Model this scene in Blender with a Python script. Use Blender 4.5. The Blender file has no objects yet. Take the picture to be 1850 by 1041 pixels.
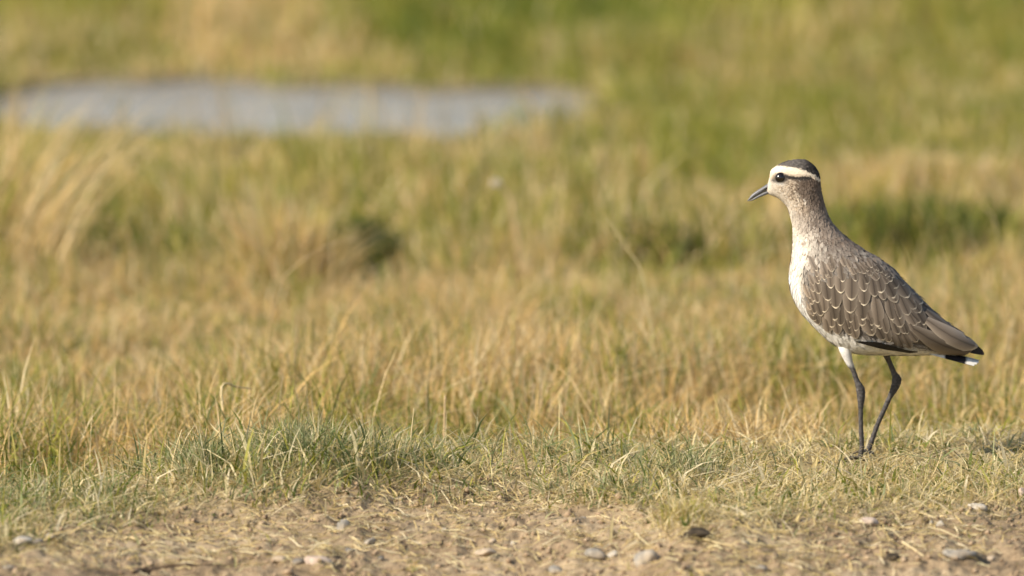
import bpy, math, random
import numpy as np
from mathutils import Vector
from mathutils.bvhtree import BVHTree

# ------------------------------------------------------------------ camera, sky, sun, exposure
sc = bpy.context.scene
FPX, CX, CY = 18137.0, 925.0, 520.5           # focal length and centre in photograph pixels
CAM = np.array([0.0, -10.0, 1.1])
PITCH = math.atan(1.1 / 10) - math.atan(311.5 / FPX)
cam_d = bpy.data.cameras.new('camera')
cam = bpy.data.objects.new('camera', cam_d)
sc.collection.objects.link(cam)
cam.location = CAM
cam.rotation_euler = (math.pi / 2 - PITCH, 0, 0)
cam_d.sensor_width = 36.0
cam_d.lens = 36.0 * FPX / 1850.0
cam_d.clip_start = 0.1
cam_d.clip_end = 3000
cam_d.dof.use_dof = True
cam_d.dof.focus_distance = 9.93
cam_d.dof.aperture_fstop = 5.8
sc.camera = cam

SUN = Vector((-0.74, -0.37, 0.57)).normalized()  # direction towards the sun
w = bpy.data.worlds.new('World'); sc.world = w; w.use_nodes = True
nt = w.node_tree
bg = nt.nodes['Background']
sky = nt.nodes.new('ShaderNodeTexSky')
sky.sky_type = 'NISHITA'; sky.sun_disc = False
sky.sun_elevation = math.asin(SUN.z)
sky.sun_rotation = math.atan2(SUN.x, SUN.y)
nt.links.new(sky.outputs[0], bg.inputs[0])
bg.inputs[1].default_value = 0.10
sun_d = bpy.data.lights.new('sun', 'SUN')
sun_d.energy = 4.9; sun_d.angle = math.radians(0.55); sun_d.color = (1.0, 0.92, 0.81)
sun = bpy.data.objects.new('sun', sun_d); sc.collection.objects.link(sun)
sun.rotation_euler = SUN.to_track_quat('Z', 'Y').to_euler()
sc.view_settings.view_transform = 'Standard'; sc.view_settings.look = 'None'
sc.view_settings.gamma = 1.0; sc.view_settings.use_curve_mapping = False
sc.view_settings.exposure = 0.57
sc.cycles.use_denoising = True
sc.cycles.max_bounces = 6
sc.cycles.transparent_max_bounces = 6

rng = np.random.default_rng(11)
COL = sc.collection

# ------------------------------------------------------------------ helpers
FWD = np.array([0, math.cos(PITCH), -math.sin(PITCH)])
UP = np.array([0, math.sin(PITCH), math.cos(PITCH)])

def at_depth(px, py, y=0.0):
    """point on the vertical plane y seen at photograph pixel px, py"""
    px = np.asarray(px, float); py = np.asarray(py, float)
    d = FWD * FPX - UP * (py - CY)[..., None]
    t = (y - CAM[1]) / d[..., 1]
    return np.stack([(px - CX) * t, np.full_like(t, 0) + y, CAM[2] + d[..., 2] * t], -1)

def sstep(a, b, x):
    t = np.clip((x - a) / (b - a), 0, 1)
    return t * t * (3 - 2 * t)

def _hash(i, j, seed):
    n = (i.astype(np.int64) * 374761393 + j.astype(np.int64) * 668265263 + seed * 1442695041) & 0x7fffffff
    n = ((n ^ (n >> 13)) * 1274126177) & 0x7fffffff
    n = (n ^ (n >> 16)) & 0xffff
    return n / 65535.0

def noise(x, y, seed=0):
    x = np.asarray(x, float); y = np.asarray(y, float)
    i = np.floor(x); j = np.floor(y); u = x - i; v = y - j
    u = u * u * (3 - 2 * u); v = v * v * (3 - 2 * v)
    a = _hash(i, j, seed); b = _hash(i + 1, j, seed); c = _hash(i, j + 1, seed); d = _hash(i + 1, j + 1, seed)
    return (a * (1 - u) + b * u) * (1 - v) + (c * (1 - u) + d * u) * v      # 0..1

def fbm(x, y, seed=0, o=3):
    s = 0; a = 1; t = 0
    for k in range(o):
        s = s + a * noise(x * 2 ** k + 17.3 * k, y * 2 ** k + 5.1 * k, seed + k); t += a; a *= .5
    return s / t

def make_mesh(name, V, F4=None, F3=None, col=None, mat=None, smooth=False, uv=None):
    V = np.asarray(V, np.float32)
    me = bpy.data.meshes.new(name)
    me.vertices.add(len(V)); me.vertices.foreach_set('co', V.ravel())
    parts = []; starts = []; off = 0
    for F, k in ((F4, 4), (F3, 3)):
        if F is not None and len(F):
            F = np.asarray(F, np.int32)
            parts.append(F.ravel()); starts.append(off + np.arange(len(F)) * k); off += F.size
    L = np.concatenate(parts); S = np.concatenate(starts).astype(np.int32)
    me.loops.add(len(L)); me.loops.foreach_set('vertex_index', L)
    me.polygons.add(len(S)); me.polygons.foreach_set('loop_start', S)
    if smooth: me.polygons.foreach_set('use_smooth', np.ones(len(S), bool))
    me.update(calc_edges=True)
    if col is not None:
        c = np.ones((len(V), 4), np.float32); c[:, :3] = col
        a = me.color_attributes.new('Col', 'FLOAT_COLOR', 'POINT'); a.data.foreach_set('color', c.ravel())
    if uv is not None:
        u = me.uv_layers.new(name='UVMap'); u.data.foreach_set('uv', np.asarray(uv, np.float32)[L].ravel())
    if mat: me.materials.append(mat)
    return me

def link(name, me, parent=None, label=None, cat=None, group=None, kind=None, loc=None):
    o = bpy.data.objects.new(name, me); COL.objects.link(o)
    if loc is not None: o.location = loc
    if parent is not None: o.parent = parent
    if label: o['label'] = label
    if cat: o['category'] = cat
    if group: o['group'] = group
    if kind: o['kind'] = kind
    return o

def ribbon(P, W, S):
    """P (n,k,3) centre lines, W (n,k) widths, S (n,3) side vectors -> verts, quads"""
    n, k, _ = P.shape
    o = S[:, None, :] * W[:, :, None] * .5
    V = np.stack([P - o, P + o], 2).reshape(n * k * 2, 3)
    b = (np.arange(n) * k * 2)[:, None] + (np.arange(k - 1) * 2)[None, :]
    b = b.ravel()
    return V, np.stack([b, b + 1, b + 3, b + 2], 1)

def tube(P, R, n=7, cap=True):
    """round tube along polyline P with radii R"""
    P = np.asarray(P, float); R = np.broadcast_to(np.asarray(R, float), (len(P),))
    T = np.gradient(P, axis=0); T /= np.linalg.norm(T, axis=1)[:, None] + 1e-12
    ref = np.array([0.13, 1, 0.07])
    if abs(T[0] @ ref) > .9: ref = np.array([1, 0.1, 0.05])
    A = np.cross(T, ref); A /= np.linalg.norm(A, axis=1)[:, None] + 1e-12
    B = np.cross(T, A)
    th = np.arange(n) * 2 * math.pi / n
    V = (P[:, None] + R[:, None, None] * (A[:, None] * np.cos(th)[None, :, None] + B[:, None] * np.sin(th)[None, :, None])).reshape(-1, 3)
    F = []
    for i in range(len(P) - 1):
        for j in range(n):
            F.append((i * n + j, i * n + (j + 1) % n, (i + 1) * n + (j + 1) % n, (i + 1) * n + j))
    T3 = []
    if cap:
        V = np.vstack([V, P[0], P[-1]]); a = len(V) - 2
        for j in range(n):
            T3.append((a, (j + 1) % n, j)); m = (len(P) - 1) * n
            T3.append((a + 1, m + j, m + (j + 1) % n))
    return V, np.array(F), np.array(T3)

def catmull(P, n):
    P = np.asarray(P, float); m = len(P)
    t = np.linspace(0, m - 1, n); i = np.clip(np.floor(t).astype(int), 0, m - 2); u = (t - i)[:, None]
    g = lambda k: P[np.clip(k, 0, m - 1)]
    p0, p1, p2, p3 = g(i - 1), g(i), g(i + 1), g(i + 2)
    return .5 * ((2 * p1) + (p2 - p0) * u + (2 * p0 - 5 * p1 + 4 * p2 - p3) * u ** 2 + (3 * p1 - p0 - 3 * p2 + p3) * u ** 3)

# ------------------------------------------------------------------ materials
class N:
    def __init__(s, name):
        s.m = bpy.data.materials.new(name); s.m.use_nodes = True
        s.t = s.m.node_tree; s.t.nodes.clear()
        s.out = s('OutputMaterial')
    def __call__(s, typ, **kw):
        n = s.t.nodes.new('ShaderNode' + typ)
        for k, v in kw.items():
            if k.startswith('i_'):
                key = k[2:]; key = int(key) if key.isdigit() else key.replace('_', ' ')
                if hasattr(v, 'links'): s.t.links.new(v, n.inputs[key])
                else: n.inputs[key].default_value = v
            else: setattr(n, k, v)
        return n
    def noise(s, scale, detail=3, vec=None, rough=.55):
        n = s('TexNoise'); n.inputs['Scale'].default_value = scale; n.inputs['Detail'].default_value = detail
        n.inputs['Roughness'].default_value = rough
        if vec is None: vec = s('TexCoord').outputs['Object']
        s.t.links.new(vec, n.inputs['Vector'])
        return n.outputs['Fac']
    def mathn(s, op, a, b=0.0, clamp=False):
        n = s('Math', operation=op, use_clamp=clamp)
        for k, v in ((0, a), (1, b)):
            if hasattr(v, 'links'): s.t.links.new(v, n.inputs[k])
            else: n.inputs[k].default_value = v
        return n.outputs[0]
    def ramp(s, fac, stops):
        n = s('ValToRGB'); s.t.links.new(fac, n.inputs[0]); e = n.color_ramp.elements
        while len(e) < len(stops): e.new(.5)
        for k, (p, c) in enumerate(stops): e[k].position = p; e[k].color = (*c, 1)
        return n.outputs[0]
    def mix(s, fac, a, b, mode='MIX'):
        n = s('Mix', data_type='RGBA', blend_type=mode)
        for k, v in ((0, fac), (6, a), (7, b)):
            if hasattr(v, 'links'): s.t.links.new(v, n.inputs[k])
            else: n.inputs[k].default_value = v if k == 0 else ((*v, 1) if len(v) == 3 else v)
        return n.outputs[2]
    def bump(s, h, strength, dist):
        n = s('Bump'); n.inputs['Strength'].default_value = strength; n.inputs['Distance'].default_value = dist
        s.t.links.new(h, n.inputs['Height']); return n.outputs[0]
    def surf(s, sh): s.t.links.new(sh, s.out.inputs[0]); return s.m
    def princ(s, col, rough=.7, spec=.3, normal=None, **kw):
        p = s('BsdfPrincipled')
        if hasattr(col, 'links'): s.t.links.new(col, p.inputs['Base Color'])
        else: p.inputs['Base Color'].default_value = (*col, 1)
        if hasattr(rough, 'links'): s.t.links.new(rough, p.inputs['Roughness'])
        else: p.inputs['Roughness'].default_value = rough
        p.inputs['Specular IOR Level'].default_value = spec
        if normal is not None: s.t.links.new(normal, p.inputs['Normal'])
        for k, v in kw.items(): p.inputs[k.replace('_', ' ')].default_value = v
        return p.outputs[0]

def mat_grass(name, trans=.38):
    n = N(name)
    c = n('Attribute', attribute_name='Col').outputs['Color']
    v = n.noise(160, 2)
    c = n.mix(1.0, c, n.ramp(v, [(.3, (.80, .80, .80)), (.7, (1.15, 1.15, 1.15))]), 'MULTIPLY')
    p = n.princ(c, .55, .25)
    tr = n('BsdfTranslucent'); n.t.links.new(c, tr.inputs[0])
    mx = n('MixShader'); mx.inputs[0].default_value = trans
    n.t.links.new(p, mx.inputs[1]); n.t.links.new(tr.outputs[0], mx.inputs[2])
    return n.surf(mx.outputs[0])

M_GRASS = mat_grass('grass_blade')

def mat_ground():
    n = N('ground_soil')
    mask = n('Attribute', attribute_name='Col').outputs['Color']
    sep = n('SeparateColor'); n.t.links.new(mask, sep.inputs[0])
    co = n('TexCoord').outputs['Object']
    f1 = n.noise(9, 5, co); f2 = n.noise(70, 4, co); f3 = n.noise(420, 3, co)
    dirt = n.ramp(f1, [(.32, (.235, .166, .096)), (.5, (.31, .227, .136)), (.68, (.39, .30, .188))])
    dirt = n.mix(1.0, dirt, n.ramp(f2, [(.33, (.74, .72, .70)), (.5, (1, 1, 1)), (.7, (1.14, 1.14, 1.12))]), 'MULTIPLY')
    dirt = n.mix(1.0, dirt, n.ramp(f3, [(.35, (.80, .79, .78)), (.62, (1.12, 1.12, 1.12))]), 'MULTIPLY')
    thatch = n.ramp(f2, [(.35, (.21, .16, .075)), (.55, (.34, .265, .13)), (.7, (.46, .37, .20))])
    c = n.mix(sep.outputs[0], thatch, dirt)
    mud = n.ramp(f1, [(.4, (.10, .085, .055)), (.6, (.14, .12, .08))])
    c = n.mix(sep.outputs[1], c, mud)
    h = n.mathn('ADD', n.mathn('MULTIPLY', f2, .6), n.mathn('MULTIPLY', f3, .35))
    return n.surf(n.princ(c, .95, .1, n.bump(h, .8, .004)))

def mat_water():
    n = N('pond_water')
    co = n('TexCoord').outputs['Object']
    mp = n('Mapping'); mp.inputs['Scale'].default_value = (.6, 1.6, 1); n.t.links.new(co, mp.inputs[0])
    f = n.noise(16, 4, mp.outputs[0]); g = n.noise(70, 3, mp.outputs[0])
    h = n.mathn('ADD', f, n.mathn('MULTIPLY', g, .35))
    return n.surf(n.princ(n.ramp(n.noise(7, 4, co), [(.35, (.24, .205, .15)), (.65, (.35, .305, .235))]), .22, .5, n.bump(h, .6, .02), IOR=1.333))

def mat_stone(name, a, b, c, dusty=.55):
    n = N(name)
    co = n('TexCoord').outputs['Object']
    f1 = n.noise(110, 5, co); f2 = n.noise(700, 3, co); f3 = n.noise(35, 3, co)
    k = n.ramp(f1, [(.3, a), (.52, b), (.72, c)])
    k = n.mix(1.0, k, n.ramp(f2, [(.35, (.75, .75, .76)), (.6, (1.1, 1.1, 1.1))]), 'MULTIPLY')
    dust = n.ramp(f3, [(.5, (0, 0, 0)), (.68, (1, 1, 1))])
    k = n.mix(n.mathn('MULTIPLY', dust, dusty), k, (.42, .31, .19))
    return n.surf(n.princ(k, .88, .2, n.bump(n.mathn('ADD', f1, n.mathn('MULTIPLY', f2, .4)), .7, .0015)))

def mat_straw(name, a, b):
    n = N(name)
    oi = n('ObjectInfo').outputs['Random']
    f = n.noise(120, 3)
    c = n.mix(n.mathn('ADD', n.mathn('MULTIPLY', f, .7), n.mathn('MULTIPLY', oi, .3)), a, b)
    p = n.princ(c, .55, .3)
    return n.surf(p)

def mat_plume():
    n = N('plumage')
    c = n('Attribute', attribute_name='Col').outputs['Color']
    f = n.noise(900, 2)
    c = n.mix(1.0, c, n.ramp(f, [(.35, (.86, .86, .86)), (.65, (1.1, 1.1, 1.1))]), 'MULTIPLY')
    return n.surf(n.princ(c, .75, .15, n.bump(f, .35, .0008)))

def mat_feather():
    n = N('wing_feather')
    uv = n('UVMap').outputs[0]
    sp = n('SeparateXYZ'); n.t.links.new(uv, sp.inputs[0])
    u, v = sp.outputs[0], sp.outputs[1]           # u 0..1 across, v 0..1 along
    au = n.mathn('ABSOLUTE', n.mathn('SUBTRACT', n.mathn('MULTIPLY', u, 2.0), 1.0))
    fr = n('Attribute', attribute_name='fringe', attribute_type='OBJECT').outputs['Fac']
    tn = n('Attribute', attribute_name='tone', attribute_type='OBJECT').outputs['Fac']
    co = n('TexCoord').outputs['Object']
    nz = n.noise(650, 2, co)
    edge = n.mathn('MAXIMUM', au, 0.0)
    tip = n.mathn('MULTIPLY', n.mathn('SUBTRACT', v, .62), 2.6, True)         # 0 up to the tip
    e2 = n.mathn('ADD', edge, n.mathn('MULTIPLY', n.mathn('SUBTRACT', nz, .5), .22))
    # pale rim: narrow along the side, broad at both sides of the tip
    side = n.mathn('MULTIPLY', n.mathn('MULTIPLY', n.mathn('SUBTRACT', e2, .70), 6.0, True), n.mathn('MULTIPLY', tip, .8))
    vt = n.mathn('ADD', v, n.mathn('ADD', n.mathn('MULTIPLY', au, .085), n.mathn('MULTIPLY', n.mathn('SUBTRACT', nz, .5), .06)))
    endr = n.mathn('MULTIPLY', n.mathn('SUBTRACT', vt, .86), 16.0, True)
    lob = n.mathn('SUBTRACT', 1.25, n.mathn('MULTIPLY', u, .65))
    rim = n.mathn('MULTIPLY', n.mathn('MULTIPLY', n.mathn('MAXIMUM', side, endr), lob), fr, True)
    barb = n('TexWave', wave_type='BANDS', bands_direction='X')
    barb.inputs['Scale'].default_value = 5.0; barb.inputs['Distortion'].default_value = 3.0
    barb.inputs['Detail'].default_value = 2.0; n.t.links.new(uv, barb.inputs['Vector'])
    dark = n.ramp(au, [(.0, (.062, .046, .033)), (.14, (.116, .088, .062)), (.6, (.172, .134, .097)), (1, (.235, .188, .138))])
    dark = n.mix(1.0, dark, n.ramp(barb.outputs[0], [(0, (.86, .86, .86)), (1, (1.1, 1.1, 1.1))]), 'MULTIPLY')
    tv = n('CombineColor')
    for k in range(3): n.t.links.new(tn, tv.inputs[k])
    dark = n.mix(1.0, dark, tv.outputs[0], 'MULTIPLY')
    c = n.mix(rim, dark, (.86, .72, .51))
    return n.surf(n.princ(c, .6, .25))

def mat_tail():
    n = N('tail_feather')
    uv = n('UVMap').outputs[0]
    sp = n('SeparateXYZ'); n.t.links.new(uv, sp.inputs[0])
    z = n.mathn('ADD', sp.outputs[1], n.mathn('MULTIPLY', n.mathn('SUBTRACT', n.noise(500, 2), .5), .06))
    c = n.ramp(z, [(.33, (.78, .75, .70)), (.36, (.012, .010, .010)), (.70, (.012, .010, .010)), (.76, (.70, .66, .58))])
    return n.surf(n.princ(c, .6, .25))

def mat_plain(name, col, rough, spec=.4, nscale=300, var=.25, **kw):
    n = N(name)
    f = n.noise(nscale, 3)
    a = tuple(x * (1 - var) for x in col); b = tuple(x * (1 + var) for x in col)
    return n.surf(n.princ(n.ramp(f, [(.3, a), (.7, b)]), rough, spec, n.bump(f, .2, .0006), **kw))

M_GROUND = mat_ground(); M_WATER = mat_water()
M_STRAW = mat_straw('dry_straw', (.50, .37, .17), (.66, .54, .31))
M_TWIG = mat_straw('twig_bark', (.12, .075, .04), (.22, .15, .09))
M_STALK_T = mat_straw('tan_stalk', (.42, .29, .15), (.58, .43, .24))
M_FLUFF = mat_plain('seed_fluff', (.62, .56, .47), .9, .1)
M_CRUMB = mat_stone('soil_crumb', (.20, .13, .075), (.36, .25, .15), (.50, .38, .25))
M_PLUME = mat_plume(); M_FEATHER = mat_feather(); M_TAIL = mat_tail()
M_BLACK = mat_plain('black_feather', (.012, .010, .010), .5, .3)
M_BILL = mat_plain('bill_horn', (.13, .128, .13), .40, .5, 900, .35)
M_EYE = mat_plain('eye_gloss', (.010, .007, .005), .13, .8, 50, .1)
M_LID = mat_plain('eye_rim', (.025, .02, .018), .5, .3)

# ------------------------------------------------------------------ ground form
# edge between dirt track and turf, as X -> Y
EX = np.array([-3.0, -.9, -.51, -.34, -.20, -.12, 0.0, .10, .165, .22, .32, .42, .51, .9, 3.0])
EY = np.array([-.95, -.92, -.80, -.48, -.43, -.35, -.32, -.40, -.60, -.60, -.50, -.44, -.38, -.42, -.40])

def track_edge(x): return np.interp(x, EX, EY)
def dip_start(x): return np.interp(x, [-1.0, -.42, -.30, -.10, .0, .2, .5, 1.0], [-.34, -.32, .0, .04, .02, .06, .20, .22])

POND_X = np.array([-.82, -.76, -.66, -.5, -.35, -.2, 0.0, .08, .14])
POND_N = np.array([5.45, 5.15, 4.96, 4.86, 4.88, 4.88, 4.96, 5.04, 5.22])     # near shore
POND_F = np.array([5.6, 5.78, 5.88, 5.92, 5.84, 5.84, 5.82, 5.78, 5.6])       # far shore
WATER_Z = -.055

def pond_in(x, y):
    a = np.interp(x, POND_X, POND_N); b = np.interp(x, POND_X, POND_F)
    wob = .50 * (fbm(x * 6, y * 3, 90, 3) - .5)
    d = np.minimum(y - a, b - y) + wob
    return np.where(x > .13, -1.0, np.where(x < -.82, -1.0, d))

def terrain(x, y):
    x = np.asarray(x, float); y = np.asarray(y, float)
    e = track_edge(x) + .10 * (fbm(x * 9, y * 7, 5, 3) - .5)
    s = y - e
    z = .013 * (sstep(-.05, .09, s) - 1)                           # small step up to the turf
    d = dip_start(x)
    z = z - .048 * sstep(0.0, .62, -s)                               # the track is worn down
    z = z - .048 * sstep(d, d + .40, y)                            # meadow lies a little lower
    z += .022 * np.exp(-((x + .20) / .13) ** 2 - ((y + .27) / .14) ** 2)   # turf hummock
    z += .05 * (fbm(x * 1.7, y * 1.3, 21, 3) - .5) * sstep(.4, 1.2, y)
    z = z * (1 - sstep(2.8, 4.0, y)) + (-.048) * sstep(2.8, 4.0, y)
    z -= .035 * np.exp(-((x + .195) / .085) ** 2 - ((y - 2.50) / .28) ** 2)
    p = pond_in(x, y)
    z -= .05 * sstep(-.05, .2, p)
    z += .02 * sstep(6.2, 8, y) + .35 * sstep(12, 60, y)
    return z

def rough(x, y):
    e = track_edge(x) + .10 * (fbm(x * 9, y * 7, 5, 3) - .5)
    m = 1 - .55 * sstep(-.02, .12, y - e)
    r = .0060 * (fbm(x * 12, y * 9, 31, 3) - .5) + .0036 * (fbm(x * 48, y * 40, 41, 2) - .5) + .0065 * (noise(x * 150, y * 120, 51) - .5)
    r += .004 * np.maximum(fbm(x * 34 + 3, y * 22, 61, 2) - .60, 0) / .4 * 2
    return r * m * (1 - sstep(.6, 1.2, y)) * (1 - sstep(1.2, 1.8, np.abs(x)))

def height(x, y): return terrain(x, y) + rough(x, y)

def spread(lo, hi, fine_lo, fine_hi, step, grow=1.18, cap=40):
    v = list(np.arange(fine_lo, fine_hi + step * .5, step))
    s = step; a = v[-1]
    while a < hi:
        s = min(s * grow, cap); a += s; v.append(a)
    s = step; a = v[0]; l = []
    while a > lo:
        s = min(s * grow, cap); a -= s; l.append(a)
    return np.array(l[::-1] + v)

gx = spread(-600, 600, -.72, .72, .0032, 1.07)
gy = np.concatenate([spread(-300, -1.3, -1.25, .35, .0055, 1.12)[:-1]])
gy = gy[gy <= .351]
far = []; a = gy[-1]; s = .0055
while a < 900:
    s = min(s * 1.10, .035) if a < 13 else min(s * 1.15, 40); a += s; far.append(a)
gy = np.concatenate([gy, far])
XX, YY = np.meshgrid(gx, gy)
ZZ = height(XX, YY)
V = np.stack([XX, YY, ZZ], -1).reshape(-1, 3)
nx, ny = len(gx), len(gy)
ii = (np.arange(ny - 1)[:, None] * nx + np.arange(nx - 1)[None, :]).ravel()
F = np.stack([ii, ii + 1, ii + nx + 1, ii + nx], 1)
ee = track_edge(XX) + .10 * (fbm(XX * 9, YY * 7, 5, 3) - .5)
dm = 1 - .8 * sstep(-.04, .14, YY - ee) - .2 * sstep(.15, .5, YY)
bare = np.exp(-((XX - .0) / .055) ** 2 - ((YY + .02) / .09) ** 2)
dm = np.clip(np.maximum(dm, bare * .9), 0, 1)
pm = sstep(-.12, .02, pond_in(XX, YY))
g = bpy.data.objects.new('ground', make_mesh('ground', V, F, col=np.stack([dm, pm, dm * 0], -1).reshape(-1, 3), mat=M_GROUND, smooth=True))
COL.objects.link(g); g['kind'] = 'structure'

wv = np.array([(-1.1, 5.0), (-.8, 4.45), (-.4, 4.35), (0, 4.5), (.25, 4.9), (.30, 5.3), (.25, 5.75), (0, 6.15), (-.4, 6.3), (-.8, 6.25), (-1.1, 5.9)])
W = np.column_stack([wv, np.full(len(wv), WATER_Z)])
me = bpy.data.meshes.new('pond'); me.from_pydata([tuple(p) for p in W], [], [tuple(range(len(W)))]); me.materials.append(M_WATER)
link('pond', me, kind='structure')

GROUND_BVH = None
def ray_ground(px, py, lift=0.0):
    """where a thing standing at photograph pixel px, py meets the ground"""
    d = FWD * FPX - UP * (py - CY) + np.array([1.0, 0, 0]) * (px - CX)
    t = np.linspace(8.3, 20, 4000) / d[1]
    P = CAM + d * t[:, None]
    below = P[:, 2] < terrain(P[:, 0], P[:, 1]) + lift
    k = int(np.argmax(below)) if below.any() else len(t) - 1
    return P[k]

# ------------------------------------------------------------------ grass
STRAW = np.array([[.64, .46, .195], [.71, .54, .27], [.56, .38, .145], [.66, .43, .155], [.72, .58, .34], [.61, .45, .23]])
PALE = np.array([[.66, .54, .27], [.72, .61, .34], [.60, .47, .21], [.56, .42, .18], [.70, .60, .38]])
GREEN = np.array([[.15, .185, .020], [.20, .225, .026], [.11, .15, .022], [.25, .25, .030], [.17, .20, .040]])
YGREEN = np.array([[.36, .33, .055], [.31, .30, .05], [.42, .36, .08]])
BLUEG = np.array([[.20, .23, .085], [.26, .28, .12], [.15, .185, .065], [.32, .32, .15]])
DARKG = np.array([[.060, .085, .018], [.09, .115, .025], [.045, .06, .015]])  # dark green grass; also paints the shade into the hollow clump

def pick(pal, n): return pal[rng.integers(0, len(pal), n)] * rng.uniform(.82, 1.16, (n, 1))

def blades(x, y, h, wd, lean, col, z=None, curve=1.9, az=None, k=4):
    n = len(x)
    if z is None: z = height(x, y) - .002
    if az is None: az = rng.uniform(0, 2 * math.pi, n)
    dx, dy = np.cos(az) * lean, np.sin(az) * lean
    t = np.array([0, .38, .72, 1.0]) if k == 4 else np.linspace(0, 1, k)
    tc = t[None, :] ** (curve if np.ndim(curve) == 0 else curve[:, None])
    P = np.empty((n, k, 3))
    P[:, :, 0] = x[:, None] + (dx * h)[:, None] * tc
    P[:, :, 1] = y[:, None] + (dy * h)[:, None] * tc
    sag = np.clip(lean, 0, 1.6)
    P[:, :, 2] = z[:, None] + h[:, None] * (t[None, :] - .34 * np.minimum(sag, 1.3)[:, None] * t[None, :] ** 2.4)
    f = rng.uniform(0, math.pi, n)
    S = np.stack([np.cos(f), np.sin(f) * .8, rng.uniform(-.15, .15, n)], 1)
    prof = np.interp(t, [0, .3, .7, 1], [.75, 1, .72, .08])
    Vv, Ff = ribbon(P, wd[:, None] * prof[None, :], S)
    C = np.repeat(col, k * 2, axis=0)
    return Vv, Ff, C

class Pile:
    def __init__(s): s.V = []; s.F = []; s.C = []; s.n = 0
    def add(s, V, F, C): s.V.append(V); s.F.append(F + s.n); s.C.append(C); s.n += len(V)
    def obj(s, name, label, cat, kind='stuff', group=None, loc=None):
        V = np.vstack(s.V)
        if loc is not None: V = V - np.asarray(loc)
        me = make_mesh(name, V, np.vstack(s.F), col=np.vstack(s.C), mat=M_GRASS)
        return link(name, me, None, label, cat, group, kind, loc)

def scatter(x0, x1, y0, y1, per_m2):
    n = int((x1 - x0) * (y1 - y0) * per_m2)
    return rng.uniform(x0, x1, n), rng.uniform(y0, y1, n)

def keep(m, *a): return [v[m] for v in a]

def choose(n, fs, fy, fg, fb, base=None):
    r = rng.random(n); c = pick(STRAW if base is None else base, n)
    a = np.asarray(fs); b = a + fy; d = b + fg
    for lo, hi, pal in ((a, b, YGREEN), (b, d, GREEN), (d, 2, BLUEG)):
        m = (r >= lo) & (r < hi); c[m] = pick(pal, int(m.sum()))
    return c

# --- short turf on the bank beside the track
turf = Pile()
x, y = scatter(-.85, .85, -1.0, .5, 52000)
e = track_edge(x) + .10 * (fbm(x * 9, y * 7, 5, 3) - .5)
s = y - e
patch = fbm(x * 14, y * 9, 71, 3)
d = dip_start(x)
p = sstep(-.05, .09, s) * (.25 + .9 * sstep(.36, .62, patch)) * (1 - .92 * sstep(d + .02, d + .22, y))
p *= 1 - .9 * np.exp(-((x - .0) / .085) ** 2 - ((y + .06) / .13) ** 2)
p = p + .018 * sstep(-.35, 0, s)
x, y, s, patch = keep(rng.random(len(x)) < p, x, y, s, patch)
n = len(x)
leftness = 1 - sstep(-.12, .12, x)
hh = rng.gamma(2.2, .0072, n) * (.55 + .6 * sstep(0, .2, s)) * (.75 + .5 * patch)
hum = np.exp(-((x + .20) / .14) ** 2 - ((y + .22) / .16) ** 2)
hh = np.clip(hh * (1 + .9 * hum) * (1 - .35 * sstep(.05, .25, x)) * (1 - .45 * np.exp(-((x - .345) / .06) ** 2 - ((y + .04) / .09) ** 2)), .004, .060)
fb = .24 * leftness + .10; fs = .46 - .16 * leftness + .14 * sstep(.1, .3, x)
fs = np.clip(fs + .5 * (fbm(x * 11, y * 8, 77, 2) - .5), .1, .85)
c = choose(n, fs, .10, .16 + .0 * x, fb, PALE)
turf.add(*blades(x, y, hh, (.0007 + rng.gamma(1.6, .00065, n)).clip(.0007, .0040), rng.gamma(2.2, .40, n), c))
# flattened dead blades in the turf
x, y = scatter(-.85, .85, -1.0, .4, 8000)
e = track_edge(x); s = y - e
x, y = keep(rng.random(len(x)) < sstep(-.08, .08, s), x, y); n = len(x)
turf.add(*blades(x, y, rng.uniform(.010, .035, n), rng.uniform(.0009, .0020, n), rng.uniform(1.4, 2.6, n), pick(PALE, n), curve=1.2))
turf.obj('turf_grass', 'short yellow and green turf grass along the dirt track', 'grass')

# --- straw meadow behind the bank
mead = Pile()
def meadow(x0, x1, y0, y1, dens, hmul, wmin, wmax, inside=True, fgreen=None, hbase=.085):
    x, y = scatter(x0, x1, y0, y1, dens)
    dist = y + 10
    fr = .056 * dist + .10
    m = (np.abs(x) < fr) if inside else (np.abs(x) >= fr)
    m &= pond_in(x, y) < -.03
    m &= y > dip_start(x) + .02
    m &= rng.random(len(x)) > 1.02 * np.exp(-(((x + .195) / .080) ** 2 + ((y - 2.50) / .28) ** 2) ** 2)
    x, y = keep(m & (y > dip_start(x) + .26 + .50 * (fbm(x * 7, y * 4, 99, 3) - .5)), x, y); n = len(x)
    pa = fbm(x * 4.2, y * 3.0, 101, 3); pb = .35 * fbm(x * 7, y * 5, 131, 3) + .65 * fbm(x * 20, y * 11, 137, 3)
    return x, y, n, pa, pb

for inside, dens in ((True, 17000), (False, 1800)):
    xr = 1.0 if inside else 4.0
    x, y, n, pa, pb = meadow(-xr, xr, -.15, 2.5, dens, 1, 0, 0, inside)
    hh = rng.uniform(.030, .080, n) * (.42 + 1.05 * sstep(.22, .78, pa)) * (.55 + .45 * sstep(0, .35, y - dip_start(x)))
    tall = rng.random(n) < .03
    hh[tall] *= rng.uniform(1.2, 1.6, tall.sum())
    fs = np.clip(.66 + 2.6 * (pb - .5), .12, .96)
    c = choose(n, fs, (1 - fs) * .40, (1 - fs) * .48, 0)
    mead.add(*blades(x, y, hh, rng.uniform(.0012, .0026, n), rng.gamma(2.0, .36, n), c))
mead.obj('meadow_grass', 'tall blurred straw coloured meadow grass behind the bird', 'grass')

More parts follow.
